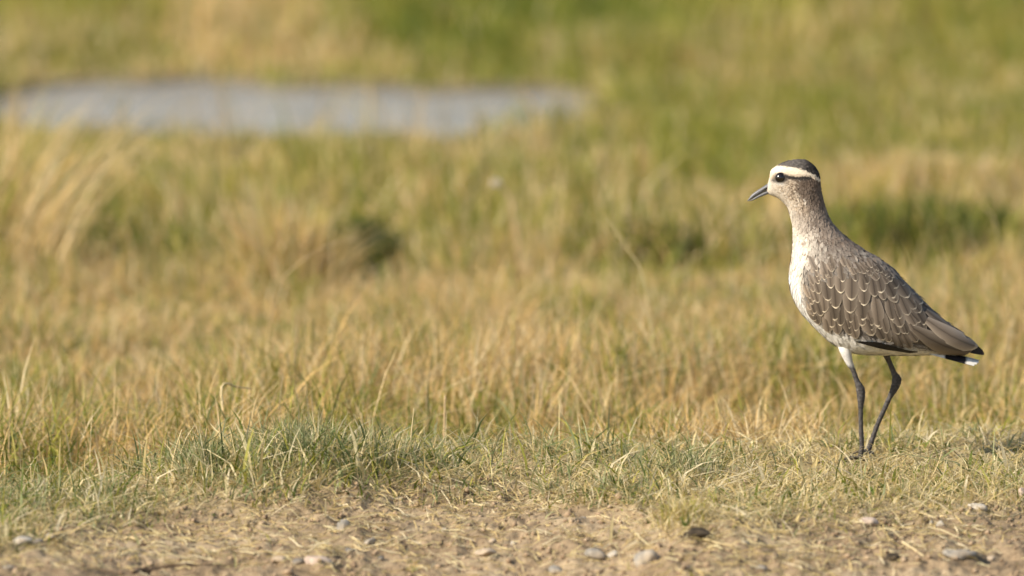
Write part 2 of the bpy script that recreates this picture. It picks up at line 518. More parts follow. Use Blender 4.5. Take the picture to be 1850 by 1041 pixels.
# --- greener, shorter grass sloping to the pond, with a taller tawny belt on the right
wet = Pile()
for inside, dens in ((True, 6500), (False, 900)):
    xr = 1.15 if inside else 4.5
    x, y, n, pa, pb = meadow(-xr, xr, 2.3, 6.6, dens, 1, 0, 0, inside)
    m = (y < 5.2) | ((np.abs(x + .37) > .4) & (y < 6.5)) ; x, y, pa, pb = keep(m, x, y, pa, pb); n = len(x)
    right = sstep(.12, .35, x)
    hmax = np.interp(y, [2.3, 3.0, 3.8, 4.3, 4.8, 5.4, 6.5], [.085, .07, .055, .045, .04, .05, .06])
    hh = hmax * rng.uniform(.45, 1.1, n) * (.35 + 1.2 * sstep(.2, .8, pa))
    belt = right * np.exp(-((y - 3.55) / .35) ** 2)
    hh = hh * (1 + .8 * belt)
    left = 1 - sstep(-.75, -.45, x)
    fs = np.clip(.28 - .10 * sstep(3.0, 4.0, y) + 2.2 * (pb - .5) + .50 * belt + .35 * left, .05, .92)
    c = choose(n, fs, (1 - fs) * .42, (1 - fs) * .58, 0)
    wet.add(*blades(x, y, hh, rng.uniform(.0022, .0042, n), rng.gamma(2.0, .24, n), c))
n = 240; x = rng.uniform(-.85, .20, n); y = rng.uniform(3.3, 4.7, n)
wet.add(*blades(x, y, rng.uniform(.06, .15, n), rng.uniform(.002, .0045, n), rng.gamma(2.0, .25, n), choose(n, .7, .2, .1, 0)))
wet.obj('pondside_grass', 'soft green and yellow grass on the near side of the pond', 'grass')

farg = Pile()
for inside, dens in ((True, 3600), (False, 420)):
    xr = 1.7 if inside else 6.0
    x, y, n, pa, pb = meadow(-xr, xr, 5.7, 15.5 if inside else 17, dens, 1, 0, 0, inside)
    m = (y > 5.9) | (x < 0); x, y, pa, pb = keep(m, x, y, pa, pb); n = len(x)
    hh = rng.uniform(.05, .11, n) * (.5 + .9 * pa) * (.35 + .65 * sstep(6.0, 7.0, y))
    q = fbm(x * 2.6 + 9, y * 1.1, 151, 3)
    fs = np.clip(.06 + 2.8 * (q - .5), .02, .8)
    gy_ = np.clip(.42 + 2.5 * (fbm(x * 2.2, y * 1.4, 171, 3) - .5), .1, .95)
    c = choose(n, fs, (1 - fs) * gy_, (1 - fs) * (1 - gy_), 0)
    farg.add(*blades(x, y, hh, rng.uniform(.004, .007, n), rng.gamma(2.0, .22, n), c))
farg.obj('far_meadow_grass', 'out of focus green meadow grass beyond the pond', 'grass')

# --- loose straw bits lying on the track and the turf edge
x, y = scatter(-.80, .80, -1.05, .0, 17000)
e = track_edge(x); s = y - e
x, y = keep(rng.random(len(x)) < (.22 + .60 * sstep(-.35, -.05, s) - .55 * sstep(-.02, .10, s)) * (.35 + 1.1 * sstep(.42, .6, fbm(x * 9, y * 7, 201, 2))), x, y); n = len(x)
ln = rng.gamma(2.0, .0062, n) + .004; az = rng.uniform(0, 2 * math.pi, n)
t = np.linspace(-.5, .5, 4)[None, :]
bend = rng.uniform(-.3, .3, n)[:, None] * (t * t)
P = np.empty((n, 4, 3))
P[:, :, 0] = x[:, None] + ln[:, None] * (np.cos(az)[:, None] * t - np.sin(az)[:, None] * bend)
P[:, :, 1] = y[:, None] + ln[:, None] * (np.sin(az)[:, None] * t + np.cos(az)[:, None] * bend)
P[:, :, 2] = height(P[:, :, 0], P[:, :, 1]) + .0012 + rng.random((n, 1)) * .003 + rng.uniform(-.25, .25, (n, 1)) * ln[:, None] * t
V, F = ribbon(P, (rng.uniform(.0005, .0013, n))[:, None] * np.array([.7, 1, 1, .6])[None], np.stack([-np.sin(az), np.cos(az), rng.uniform(.4, 1.2, n)], 1) / 1.3)
lit = Pile(); lit.add(V, F, np.repeat(pick(PALE, n), 8, axis=0))
lit.obj('straw_litter', 'short bits of pale straw strewn over the dirt track', 'straw')

# --- crumbs of soil and grit
x, y = scatter(-.80, .80, -1.1, -.1, 9000)
s = y - track_edge(x)
x, y = keep(rng.random(len(x)) < 1 - .8 * sstep(-.02, .12, s), x, y); n = len(x)
r = rng.gamma(1.8, .00062, n) + .0004
base = np.array([(1, 0, 0), (-1, 0, 0), (0, 1, 0), (0, -1, 0), (0, 0, .8), (0, 0, -.8)], float)
V = base[None] * rng.uniform(.6, 1.3, (n, 6, 1)) * r[:, None, None] + rng.normal(0, .2, (n, 6, 3)) * r[:, None, None]
a = rng.uniform(0, 6.3, n); ca, sa = np.cos(a)[:, None], np.sin(a)[:, None]
V = np.stack([V[:, :, 0] * ca - V[:, :, 1] * sa, V[:, :, 0] * sa + V[:, :, 1] * ca, V[:, :, 2]], -1)
V += np.stack([x, y, height(x, y) + r * .35], -1)[:, None]
f = np.array([(0, 2, 4), (2, 1, 4), (1, 3, 4), (3, 0, 4), (2, 0, 5), (1, 2, 5), (3, 1, 5), (0, 3, 5)])
link('soil_crumbs', make_mesh('soil_crumbs', V.reshape(-1, 3), None, (f[None] + (np.arange(n) * 6)[:, None, None]).reshape(-1, 3), mat=M_CRUMB), None,
     'fine crumbs of soil and grit over the dirt track', 'grit', None, 'stuff')

# ------------------------------------------------------------------ stones on the track
ST = {
 'grey': mat_stone('stone_grey', (.19, .17, .14), (.30, .27, .22), (.43, .385, .31)),
 'dark': mat_stone('stone_dark', (.085, .08, .07), (.15, .14, .125), (.24, .22, .19)),
 'pale': mat_stone('stone_pale', (.34, .30, .235), (.44, .395, .315), (.56, .51, .42)),
 'pink': mat_stone('stone_pink', (.36, .27, .21), (.47, .37, .29), (.60, .49, .40)),
 'tan': mat_stone('stone_tan', (.30, .23, .15), (.42, .33, .23), (.54, .44, .32)),
 'clod': mat_stone('soil_clod', (.022, .017, .011), (.05, .038, .024), (.11, .08, .05), .12),
}
import bmesh
def stone(px, py, wpx, hpx, kind, label, seed, flat=.8, facet=0.5, cat='stone', name='stone', rot=None):
    r = np.random.default_rng(seed)
    P0 = ray_ground(px, py + hpx * .30)
    k = (P0[1] + 10) / FPX * 1.005
    wx, hz = wpx * k * .5, hpx * k * .58
    dy = wx * r.uniform(.65, .95)
    bm = bmesh.new(); bmesh.ops.create_icosphere(bm, subdivisions=3, radius=1)
    C = np.array([v.co[:] for v in bm.verts])
    off = r.uniform(0, 50, 3)
    dirs = r.normal(size=(9, 3)); dirs /= np.linalg.norm(dirs, axis=1)[:, None]
    lim = r.uniform(.45, .85, 9)
    for dd, l in zip(dirs, lim):                       # planed facets
        q = C @ dd; ex = np.maximum(q - l, 0)
        C -= ex[:, None] * dd * facet * 1.3
    nn = fbm(C[:, 0] * 1.8 + off[0] + C[:, 2], C[:, 1] * 1.8 + off[1] - C[:, 2], seed, 3) - .5
    C *= (1 + .42 * nn)[:, None]
    C /= np.abs(C).max(0)
    C *= np.array([wx, dy, hz])
    a = r.uniform(-.35, .35) if rot is None else rot
    R = np.array([[math.cos(a), 0, math.sin(a)], [0, 1, 0], [-math.sin(a), 0, math.cos(a)]]); C = C @ R.T
    for v, c in zip(bm.verts, C): v.co = c
    me = bpy.data.meshes.new(name); bm.to_mesh(me); bm.free()
    me.polygons.foreach_set('use_smooth', np.ones(len(me.polygons), bool))
    me.materials.append(ST[kind])
    z = float(height(P0[0], P0[1])) + hz * (.50 if name == 'soil_clod' else .32)
    return link(name, me, None, label, cat, 'stones on the dirt track' if name == 'stone' else 'clods on the dirt track', None, (P0[0], P0[1], z))

STONES = [
 (1165, 1008, 62, 36, 'grey', 'largest rounded grey stone on the bare dirt, pale on one side'),
 (1078, 1005, 46, 20, 'grey', 'flat greenish grey stone tilted beside the small white chip and the largest stone'),
 (1108, 1004, 24, 13, 'pale', 'small whitish chip between the tilted flat stone and the largest stone'),
 (620, 953, 30, 28, 'grey', 'steep angular grey stone with a pointed top standing on the dirt'),
 (668, 982, 28, 12, 'grey', 'low narrow grey pebble right of the pointed angular stone'),
 (575, 1018, 54, 21, 'pink', 'long pinkish grey stone with straw lying across it'),
 (507, 1012, 30, 17, 'tan', 'pale tan stone with a dark hollow next to the small bluish dark stone'),
 (538, 1017, 23, 13, 'dark', 'small bluish dark stone between a tan stone and a long pinkish one'),
 (38, 980, 44, 19, 'pale', 'pale grey wedge of stone half sunk in the green turf'),
 (66, 977, 28, 14, 'dark', 'dark stone wedged against the pale wedge in the green turf'),
 (90, 976, 22, 15, 'grey', 'small grey stone behind the dark one in the green turf'),
 (802, 958, 15, 8, 'pale', 'tiny bluish white pebble beside a little dry tuft on the dirt'),
 (928, 980, 12, 9, 'pale', 'tiny bright white pebble alone on the open dirt'),
 (889, 983, 17, 9, 'tan', 'tiny pale tan pebble next to the bright white pebble'),
 (878, 1004, 40, 14, 'tan', 'low tan grey stone nearly buried in the open dirt'),
 (1570, 946, 38, 18, 'pink', 'flat pinkish chip with a bright face below the lapwing'),
 (1700, 948, 19, 16, 'pale', 'upright cream chip leaning over the dirt beside a grey pebble'),
 (1683, 948, 11, 12, 'grey', 'little grey pebble touching the upright cream chip'),
 (1455, 938, 27, 11, 'dark', 'dark grey stone at the edge of the straw turf'),
 (1768, 913, 42, 14, 'pale', 'pale grey flat stone under straw at the turf edge'),
 (1738, 1012, 70, 17, 'grey', 'long low grey ridge of stone beside a cream lump'),
 (1790, 1011, 25, 11, 'tan', 'cream lump at the end of the long low grey ridge'),
 (1378, 1027, 26, 12, 'grey', 'greyish white pebble on the smooth bare dirt'),
 (1346, 985, 19, 7, 'pale', 'thin pale bluish chip beside the long curved straw'),
 (1847, 893, 16, 22, 'pink', 'pale pink stone standing at the end of the turf edge'),
 (688, 1013, 12, 9, 'dark', 'very dark tiny pebble on the dirt past the long pinkish stone'),
 (632, 1000, 19, 9, 'dark', 'small dark grey pebble between the pointed stone and the long pinkish one'),
 (1006, 1031, 34, 14, 'grey', 'rough grey stone half buried near the flat tilted stone'),
 (15, 1022, 26, 12, 'grey', 'dull grey stone on the dirt below the pale wedge'),
 (1050, 935, 22, 8, 'grey', 'faint grey stone flush with the dirt below the sparse turf'),
]
for i, (px, py, wp, hp, kd, lb) in enumerate(STONES):
    stone(px, py, wp, hp, kd, lb, 300 + i)
CLODS = [
 (1612, 1008, 28, 20, 'clod', 'dark crumbly clod with dry roots on the bare dirt'),
 (1055, 968, 30, 13, 'clod', 'dark brown clod at the tip of a dry root mat'),
 (1257, 965, 60, 25, 'clod', 'large black sod of earth overhung by the straw tuft'),
 (905, 960, 12, 7, 'clod', 'tiny dark clod on the dirt under sparse turf'),
 (925, 1003, 22, 6, 'clod', 'thin dark crust of soil beside the low tan grey stone'),
]
for i, (px, py, wp, hp, kd, lb) in enumerate(CLODS):
    stone(px, py, wp, hp, kd, lb, 400 + i, cat='soil clod', name='soil_clod')

# ------------------------------------------------------------------ single stalks and straws
def stalk(pts, width_px, label, mat, y=None, cat='grass stalk', name='grass_stalk', taper=.35, flat=False, group=None):
    """a stalk through photograph pixels; lying on the ground if y is None, else standing at depth y (or y0, y1)"""
    pts = np.array(pts, float)
    if y is None:
        Q = []
        for p in pts:
            g0 = ray_ground(*p); g0[2] = float(height(g0[0], g0[1])) + .0018; Q.append(g0)
        Q = np.array(Q)
    else:
        ys = np.linspace(y[0], y[1], len(pts)) if isinstance(y, tuple) else np.full(len(pts), y)
        Q = np.array([at_depth(p[0], p[1], yy) for p, yy in zip(pts, ys)])
        Q[0, 2] = min(Q[0, 2], float(height(Q[0, 0], Q[0, 1])) - .002)
    Q = catmull(Q, max(10, 5 * len(pts)))
    if y is None:
        Q[:, 2] = np.maximum(Q[:, 2], height(Q[:, 0], Q[:, 1]) + .0008)
    r = width_px * .000553 * .5
    V, F, T = tube(Q, np.linspace(r, r * taper, len(Q)))
    base = Q[0].copy()
    return link(name, make_mesh(name, V - base, F, T, mat=mat, smooth=True), None, label, cat, group, None, base)

LY = 'straws lying on the dirt track'
for pts, wd, lb in [
 ([(1262, 972), (1300, 986), (1360, 991), (1442, 989)], 3.4, 'long thin straw curving from the black sod across bare dirt'),
 ([(1470, 985), (1500, 979), (1545, 977), (1586, 970)], 3.6, 'bent yellow straw lying between the flat pinkish chip and the curved straw'),
 ([(1562, 989), (1578, 995), (1594, 998)], 3.4, 'short pale straw pointing at the dark rooty clod'),
 ([(1630, 986), (1650, 1002), (1672, 1016)], 4.2, 'stout straw slanting away from the dark rooty clod'),
 ([(1612, 951), (1630, 957), (1652, 960)], 3.6, 'wavy straw beside the flat pinkish chip'),
 ([(1660, 930), (1685, 934), (1712, 938)], 4.0, 'pale straw lying above the upright cream chip'),
 ([(1793, 933), (1820, 937), (1852, 925)], 3.6, 'kinked straw near the pale flat stone at the turf edge'),
 ([(570, 988), (590, 993), (612, 999)], 3.2, 'cream straw on the dirt below the pointed angular stone'),
 ([(637, 981), (648, 985), (660, 990)], 4.2, 'short bright straw touching the low narrow grey pebble'),
 ([(566, 1022), (582, 1029), (600, 1030), (612, 1024)], 3.4, 'pale straw draped over the long pinkish stone'),
 ([(845, 907), (860, 914), (876, 922)], 5.0, 'thick cream straw lying in the sparse turf'),
 ([(209, 1007), (218, 1000), (229, 994)], 3.4, 'upper one of two parallel straws near the brown twig'),
 ([(216, 1011), (228, 1005), (241, 999)], 3.6, 'lower one of two parallel straws near the brown twig'),
 ([(222, 973), (236, 978), (252, 983)], 5.0, 'thick pale straw at the ragged edge of the green turf'),
 ([(244, 957), (260, 948), (276, 939)], 3.6, 'pale straw leaning on the bare hump by green turf'),
 ([(85, 955), (110, 950), (130, 951), (155, 956)], 3.6, 'flat tan straw lying across the short green turf'),
 ([(640, 960 + 30), (655, 1000), (668, 1002)], 2.6, 'thin straw between the small dark pebbles'),
 ([(1390, 1012), (1430, 1006), (1462, 1008)], 3.0, 'faint straw on the smooth dirt near the greyish white pebble'),
]:
    stalk(pts, wd, lb, M_STRAW, None, 'straw', 'straw', .6, group=LY)
stalk([(238, 1037), (270, 1032), (310, 1027), (360, 1022), (402, 1020)], 6.5, 'dark brown twig lying flat on the dirt', M_TWIG, None, 'twig', 'twig', .35)
UPR = 'single stalks standing up from the grass'
for pts, wd, yy, lb, mt in [
 ([(312, 880), (311, 845), (318, 810), (329, 776)], 5.0, -.22, 'tall pale straw standing in the green tuft on the bank', M_STRAW),
 ([(370, 850), (371, 815), (373, 775)], 4.6, -.2, 'straight brown stalk beside the tall pale straw on the bank', M_STALK_T),
 ([(243, 898), (258, 872), (272, 845), (266, 824)], 5.0, -.20, 'hooked pale straw leaning out of the low turf', M_STRAW),
 ([(741, 850), (742, 800), (748, 738)], 4.0, -.12, 'thin straight straw rising behind the bank tuft', M_STRAW),
 ([(803, 840), (803, 790), (804, 715)], 8.0, .30, 'stout tan stalk standing alone in the straw meadow', M_STALK_T),
 ([(53, 838 + 65), (57, 880), (55, 838)], 4.0, -.15, 'short upright straw in the low green turf', M_STRAW),
 ([(152, 893), (140, 868), (128, 852)], 5.0, -.18, 'short leaning straw next to the low green turf', M_STRAW),
 ([(470, 640), (500, 530), (545, 472), (600, 440), (648, 430)], 2.8, (1.15, 1.15), 'long grass blade arching over in front of the dark hollow', M_STALK_T),
 ([(1190, 640), (1165, 515), (1130, 445), (1092, 388)], 1.8, (.95, 1.05), 'long straight stalk leaning steeply in the straw meadow', M_STRAW),
 ([(1128, 440), (1108, 370), (1078, 315), (1042, 268)], 1.8, (2.0, 2.1), 'broad blurred blade with a pale bent tip', M_STRAW),
 ([(1830, 480), (1800, 415), (1775, 370), (1745, 318)], 1.8, (1.7, 1.8), 'leaning blurred stalk behind the back of the lapwing', M_STALK_T),
 ([(420, 800), (400, 705), (430, 700), (455, 703)], 6.0, (.30, .36), 'bent over pale blade low in the straw meadow', M_STRAW),
 ([(600, 470), (600, 420), (616, 372)], 2.8, (1.9, 1.95), 'slanting pinkish blade before the dark hollow', M_STALK_T),
 ([(945, 520), (952, 400), (948, 310)], 2.8, (2.3, 2.3), 'upright tan blurred stalk right of the white seed head', M_STALK_T),
 ([(900, 880), (1005, 852), (930, 848), (852, 845)][1:], 5.0, None, 'long pinkish straw lying flat on the bare thatch', M_STALK_T),
 ([(1245, 860), (1262, 830), (1300, 790)][:3], 3.6, -.10, 'slim stalk bending over the straw turf', M_STRAW),
 ([(1660, 900), (1690, 850), (1702, 815)], 3.6, -.20, 'slim yellow stalk in the turf under the lapwing tail', M_STRAW),
]:
    stalk(pts, wd, lb, mt, yy, group=UPR)

def seed_head(pts, y, wpx, hpx, label, seed):
    r = np.random.default_rng(seed)
    root = bpy.data.objects.new('seed_head', None); COL.objects.link(root); root.empty_display_size = .02
    Q = np.array([at_depth(p[0], p[1], y) for p in pts]); Q[0, 2] = float(height(Q[0, 0], Q[0, 1])) - .003
    root.location = Q[0]; root['label'] = label; root['category'] = 'seed head'; root['group'] = 'pale seed heads in the meadow'
    Q = catmull(Q, 14) - Q[0]
    V, F, T = tube(Q, np.linspace(.0022, .0014, 14)); link('stem', make_mesh('stem', V, F, T, mat=M_STALK_T, smooth=True), root)
    c = Q[-1]; n = 120; d = r.normal(size=(n, 3)); d /= np.linalg.norm(d, axis=1)[:, None]
    k = (y + 10) / FPX
    L = np.array([wpx * k * .5, wpx * k * .5, hpx * k * .5])
    t = np.array([0, .5, 1.0])
    P = c[None, None] + (d * L)[:, None] * t[None, :, None]
    S = np.cross(d, r.normal(size=(n, 3))); S /= np.linalg.norm(S, axis=1)[:, None]
    V, F = ribbon(P, np.full((n, 3), .0012), S)
    link('seed_fluff', make_mesh('seed_fluff', V, F, mat=M_FLUFF), root)
seed_head([(948, 420), (925, 370), (903, 338), (897, 330)], 2.35, 20, 15, 'fluffy white seed head on a leaning stem in the meadow', 1)


# ------------------------------------------------------------------ tussocks
def tussock(px, y, half_px, n, hmin, hmax, label, pal, az=None, azs=6.3, lean=(.2, .6), wd=(.0015, .003), depth=.10, curve=1.8, name='grass_tussock'):
    X = float((px - CX) / FPX * (y + 10)); hw = half_px / FPX * (y + 10)
    r = rng.normal(0, .45, n).clip(-1, 1); q = rng.normal(0, .45, n).clip(-1, 1)
    x = X + r * hw; yy = y + q * depth
    h = rng.uniform(hmin, hmax, n) * (1 - .35 * r * r)
    a = rng.uniform(0, 6.3, n) if az is None else az + rng.normal(0, azs, n)
    le = rng.uniform(lean[0], lean[1], n)
    col = np.concatenate([pick(p, n)[None] for p in pal])[rng.integers(0, len(pal), n), np.arange(n)]
    P = Pile(); P.add(*blades(x, yy, h, rng.uniform(wd[0], wd[1], n), le, col, az=a, curve=curve, k=6))
    z = float(height(X, y))
    P.obj(name, label, 'tussock', None, 'tussocks in the grass', (X, y, z))

tussock(535, -.20, 105, 900, .014, .066, 'broad blue green grass tuft with straw tips on the bank edge', [BLUEG, BLUEG, PALE], lean=(.1, .9), wd=(.0009, .0018), depth=.09)
tussock(355, -.24, 50, 380, .016, .056, 'smaller blue green tuft around the tall pale straw', [BLUEG, BLUEG, PALE], lean=(.1, .9), wd=(.0009, .0018), depth=.07)
tussock(690, -.16, 70, 560, .016, .054, 'mixed green and straw tuft beside the patch of bare thatch', [BLUEG, PALE, PALE], lean=(.1, .8), wd=(.0009, .0018), depth=.07)
tussock(1240, -.14, 80, 520, .014, .036, 'low green tuft in the straw turf ahead of the lapwing', [BLUEG, BLUEG, PALE], lean=(.2, .9), wd=(.0009, .0018), depth=.07)
tussock(1238, -.50, 55, 420, .010, .030, 'yellow straw tuft hanging over the large black sod', [PALE, PALE, YGREEN], lean=(.3, 1.1), wd=(.0009, .0016), depth=.05)
tussock(745, -.62, 18, 90, .004, .012, 'tiny dry tuft beside the bluish white pebble', [STRAW, GREEN], lean=(.5, 1.3), wd=(.0008, .0014), depth=.02)
tussock(520, 2.38, 110, 1200, .05, .15, 'big tan tussock leaning beside the dark hollow', [STRAW, STRAW, STRAW, YGREEN], lean=(.05, 1.0), wd=(.002, .004), depth=.14, curve=1.4)
tussock(640, 2.85, 80, 900, .022, .072, 'clump painted dark green for the shade beside the tan tussock', [DARKG], lean=(.2, .7), wd=(.003, .005), depth=.12)  # blade colour darkened to stand for the hollow's shade
tussock(-50, 2.60, 130, 520, .08, .29, 'tall tawny tussock of stalks leaning over the pond end', [STRAW, STRAW, STRAW, YGREEN, GREEN], az=0.1, azs=1.3, lean=(.1, .8), wd=(.002, .004), depth=.25, curve=1.5)
tussock(40, 2.35, 90, 70, .16, .33, 'few very tall thin stalks leaning in front of the pond', [STRAW], az=0.0, azs=.5, lean=(.35, .75), wd=(.0016, .003), depth=.12, curve=1.4)
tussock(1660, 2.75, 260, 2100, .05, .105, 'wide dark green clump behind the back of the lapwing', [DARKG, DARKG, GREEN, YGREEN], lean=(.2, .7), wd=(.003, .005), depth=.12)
tussock(1650, 3.35, 260, 1600, .06, .12, 'tawny orange belt of tussock behind the dark green clump', [STRAW, STRAW, YGREEN], lean=(.2, .7), wd=(.003, .005), depth=.14)
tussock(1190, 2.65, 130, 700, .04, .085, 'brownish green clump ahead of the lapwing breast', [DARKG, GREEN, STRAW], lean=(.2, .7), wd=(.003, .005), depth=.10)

# ------------------------------------------------------------------ the lapwing
K = 10.02 / FPX                                              # metres per photograph pixel at the bird
SEC = np.array([  # dorsal px, ventral px, half width px
 (1386, 336, 1386, 349, 5), (1390, 321, 1392, 352.5, 10), (1393, 308, 1399, 355, 14), (1404, 299.5, 1407, 359, 18), (1420, 291.8, 1413.5, 364.5, 20.5),
 (1440, 288.3, 1418.5, 369.5, 22), (1458, 290.5, 1421.5, 373.5, 22.5), (1472, 301.5, 1424, 379, 22), (1480.5, 317, 1426.5, 387, 21), (1482.5, 338, 1429, 396, 20.5),
 (1487, 361, 1431.3, 405, 21), (1493, 382, 1432.4, 415, 22.5), (1501, 400, 1432.3, 428, 26), (1514, 416, 1431.5, 445, 33), (1532, 432, 1430, 465, 42),
 (1550, 445, 1426.5, 487, 51), (1570, 458, 1426, 511, 58), (1592, 471, 1432, 536, 62), (1612, 486, 1445, 562, 64), (1632, 505, 1463, 583, 64),
 (1650, 523, 1485, 605, 62), (1668, 542, 1510, 625, 59), (1685, 559, 1545, 638.5, 54), (1703, 575, 1590, 641, 47), (1720, 588, 1635, 642, 39),
 (1738, 601, 1675, 641, 30), (1750, 611, 1705, 641, 22), (1759, 619, 1732, 642, 14), (1763, 625, 1748, 640, 7)])
NS, NR = 230, 60
SS = catmull(SEC, NS)
D3 = at_depth(SS[:, 0], SS[:, 1]); V3 = at_depth(SS[:, 2], SS[:, 3])
mid, arm = (D3 + V3) / 2, (D3 - V3) / 2
th = np.arange(NR) * 2 * math.pi / NR
cs, sn = np.cos(th), np.sin(th)
LOFT = mid[:, None] + arm[:, None] * cs[None, :, None]
LOFT[:, :, 1] += (SS[:, 4] * K)[:, None] * (np.sign(sn) * np.abs(sn) ** .92)[None]
lv = LOFT.reshape(-1, 3)
idx = np.arange(NS * NR).reshape(NS, NR)
lf = np.stack([idx[:-1], np.roll(idx, -1, 1)[:-1], np.roll(idx, -1, 1)[1:], idx[1:]], -1).reshape(-1, 4)
lv2 = np.vstack([lv, mid[0] - (mid[1] - mid[0]), mid[-1] + (mid[-1] - mid[-2])]); a0 = len(lv)
caps = np.array([(a0, (j + 1) % NR, j) for j in range(NR)] + [(a0 + 1, (NS - 1) * NR + j, (NS - 1) * NR + (j + 1) % NR) for j in range(NR)])
BVH = BVHTree.FromPolygons([tuple(v) for v in lv], [tuple(f) for f in lf])

allV, allF4, allF3, off = [lv2], [lf], [caps], len(lv2)
def body_add(P, R, n=14):
    global off
    v, f4, f3 = tube(P, R, n)
    allV.append(v); allF4.append(f4 + off); allF3.append(f3 + off); off += len(v)
NEAR, FAR = -.012, .016
def leg_line(pts, y0): return np.array([at_depth(p[0], p[1], y0 * p[2]) for p in pts])
gz = float(terrain(.35, 0.0))
def leg(pts, rad, y0, toes, foot):
    rr = np.interp(np.linspace(0, 1, 72), np.linspace(0, 1, len(rad)), rad); kk = np.arange(72)
    body_add(catmull(leg_line(pts, y0), 72), rr * .93 * (1 + .06 * np.where(kk > 18, (kk % 3) - 1, 0)) * K)
    f0 = at_depth(foot[0], foot[1], y0)
    for (dx, dy, ln) in toes:
        T = np.array([f0 + np.array([dx, dy, -.10]) * ln * t + np.array([0, 0, .004 * (1 - t) + .002 * math.sin(t * 3.1)]) for t in np.linspace(0, 1, 8)])
        body_add(T, np.array([3.6, 3.3, 3.5, 2.8, 3.1, 2.4, 2.4, 1.0]) * K, 10)
leg([(1520, 606, .35), (1527, 632, .8), (1534.5, 655, 1), (1541, 668, 1), (1548, 688, 1), (1554.5, 704, 1), (1555.5, 719, 1), (1555.0, 740, 1), (1555.5, 775, 1), (1557, 806, 1), (1554.5, 824, 1), (1551, 834, 1)],
    [13, 12, 7.2, 5.0, 5.2, 9.2, 8.2, 4.8, 4.8, 5.0, 5.2, 4.0], NEAR, [(-1, -.1, .027), (-.8, -.62, .024), (-.75, .6, .023), (.9, .2, .008)], (1551, 834))
leg([(1590, 610, .35), (1598, 634, .8), (1607, 655, 1), (1615, 674, 1), (1620, 686, 1), (1616.5, 700, 1), (1608, 717, 1), (1597, 741, 1), (1585, 768, 1), (1575, 796, 1), (1569, 813, 1), (1566, 823, 1)],
    [14, 7.5, 5.0, 5.6, 9.8, 8.2, 5.2, 4.9, 4.8, 5.2, 5.6, 4.0], FAR, [(-.9, .2, .024), (-.5, -.85, .022), (.1, -1, .018), (.75, -.3, .010)], (1567, 822))
me = make_mesh('body_build', np.vstack(allV), np.vstack(allF4), np.vstack(allF3))
tmp = bpy.data.objects.new('body_build', me); COL.objects.link(tmp)
rm = tmp.modifiers.new('remesh', 'REMESH'); rm.mode = 'VOXEL'; rm.voxel_size = .00085
sm = tmp.modifiers.new('smooth', 'SMOOTH'); sm.iterations = 3; sm.factor = .5
dg = bpy.context.evaluated_depsgraph_get()
body_me = bpy.data.meshes.new_from_object(tmp.evaluated_get(dg))
bpy.data.objects.remove(tmp); bpy.data.meshes.remove(me)

# plumage pattern of the bird in its own side view (units: photograph pixels at the bird)
def side_px(P):
    r = P - CAM
    # the pattern is laid out in the bird's own vertical mid plane
    t = 10.0 / (FWD[1] * FPX)
    z = np.asarray(P)[..., 2]; x = np.asarray(P)[..., 0]
    tan = (CAM[2] - z) / 10.0
    py = CY + FPX * np.tan(np.arctan(tan) - PITCH)
    dd = FWD[1] * FPX - UP[1] * (py - CY)
    return x * dd / 10.0 + CX, py

FY = [333, 345, 355, 365, 374, 395, 414, 443, 470, 492, 510, 535]; FX = [1386, 1386, 1400, 1414, 1422, 1428.6, 1432, 1431.5, 1431, 1426, 1426, 1432]
BY = [300, 310, 321, 340, 358, 370, 395, 414, 431, 450, 477, 500, 525]; BX = [1471, 1478, 1482, 1483, 1486, 1489, 1499, 1512, 1531, 1560, 1602, 1627, 1652]
CREAM = np.array([.68, .60, .485]); WHITE = np.array([.68, .645, .58]); BUFF = np.array([.68, .50, .32])
BROWN = np.array([.150, .108, .078]); TAUPE = np.array([.225, .180, .140]); GREYB = np.array([.155, .130, .108])
INK = np.array([.028, .024, .021]); LEG = np.array([.080, .072, .066])

def lerp(a, b, t): return a + (b - a) * t[..., None]

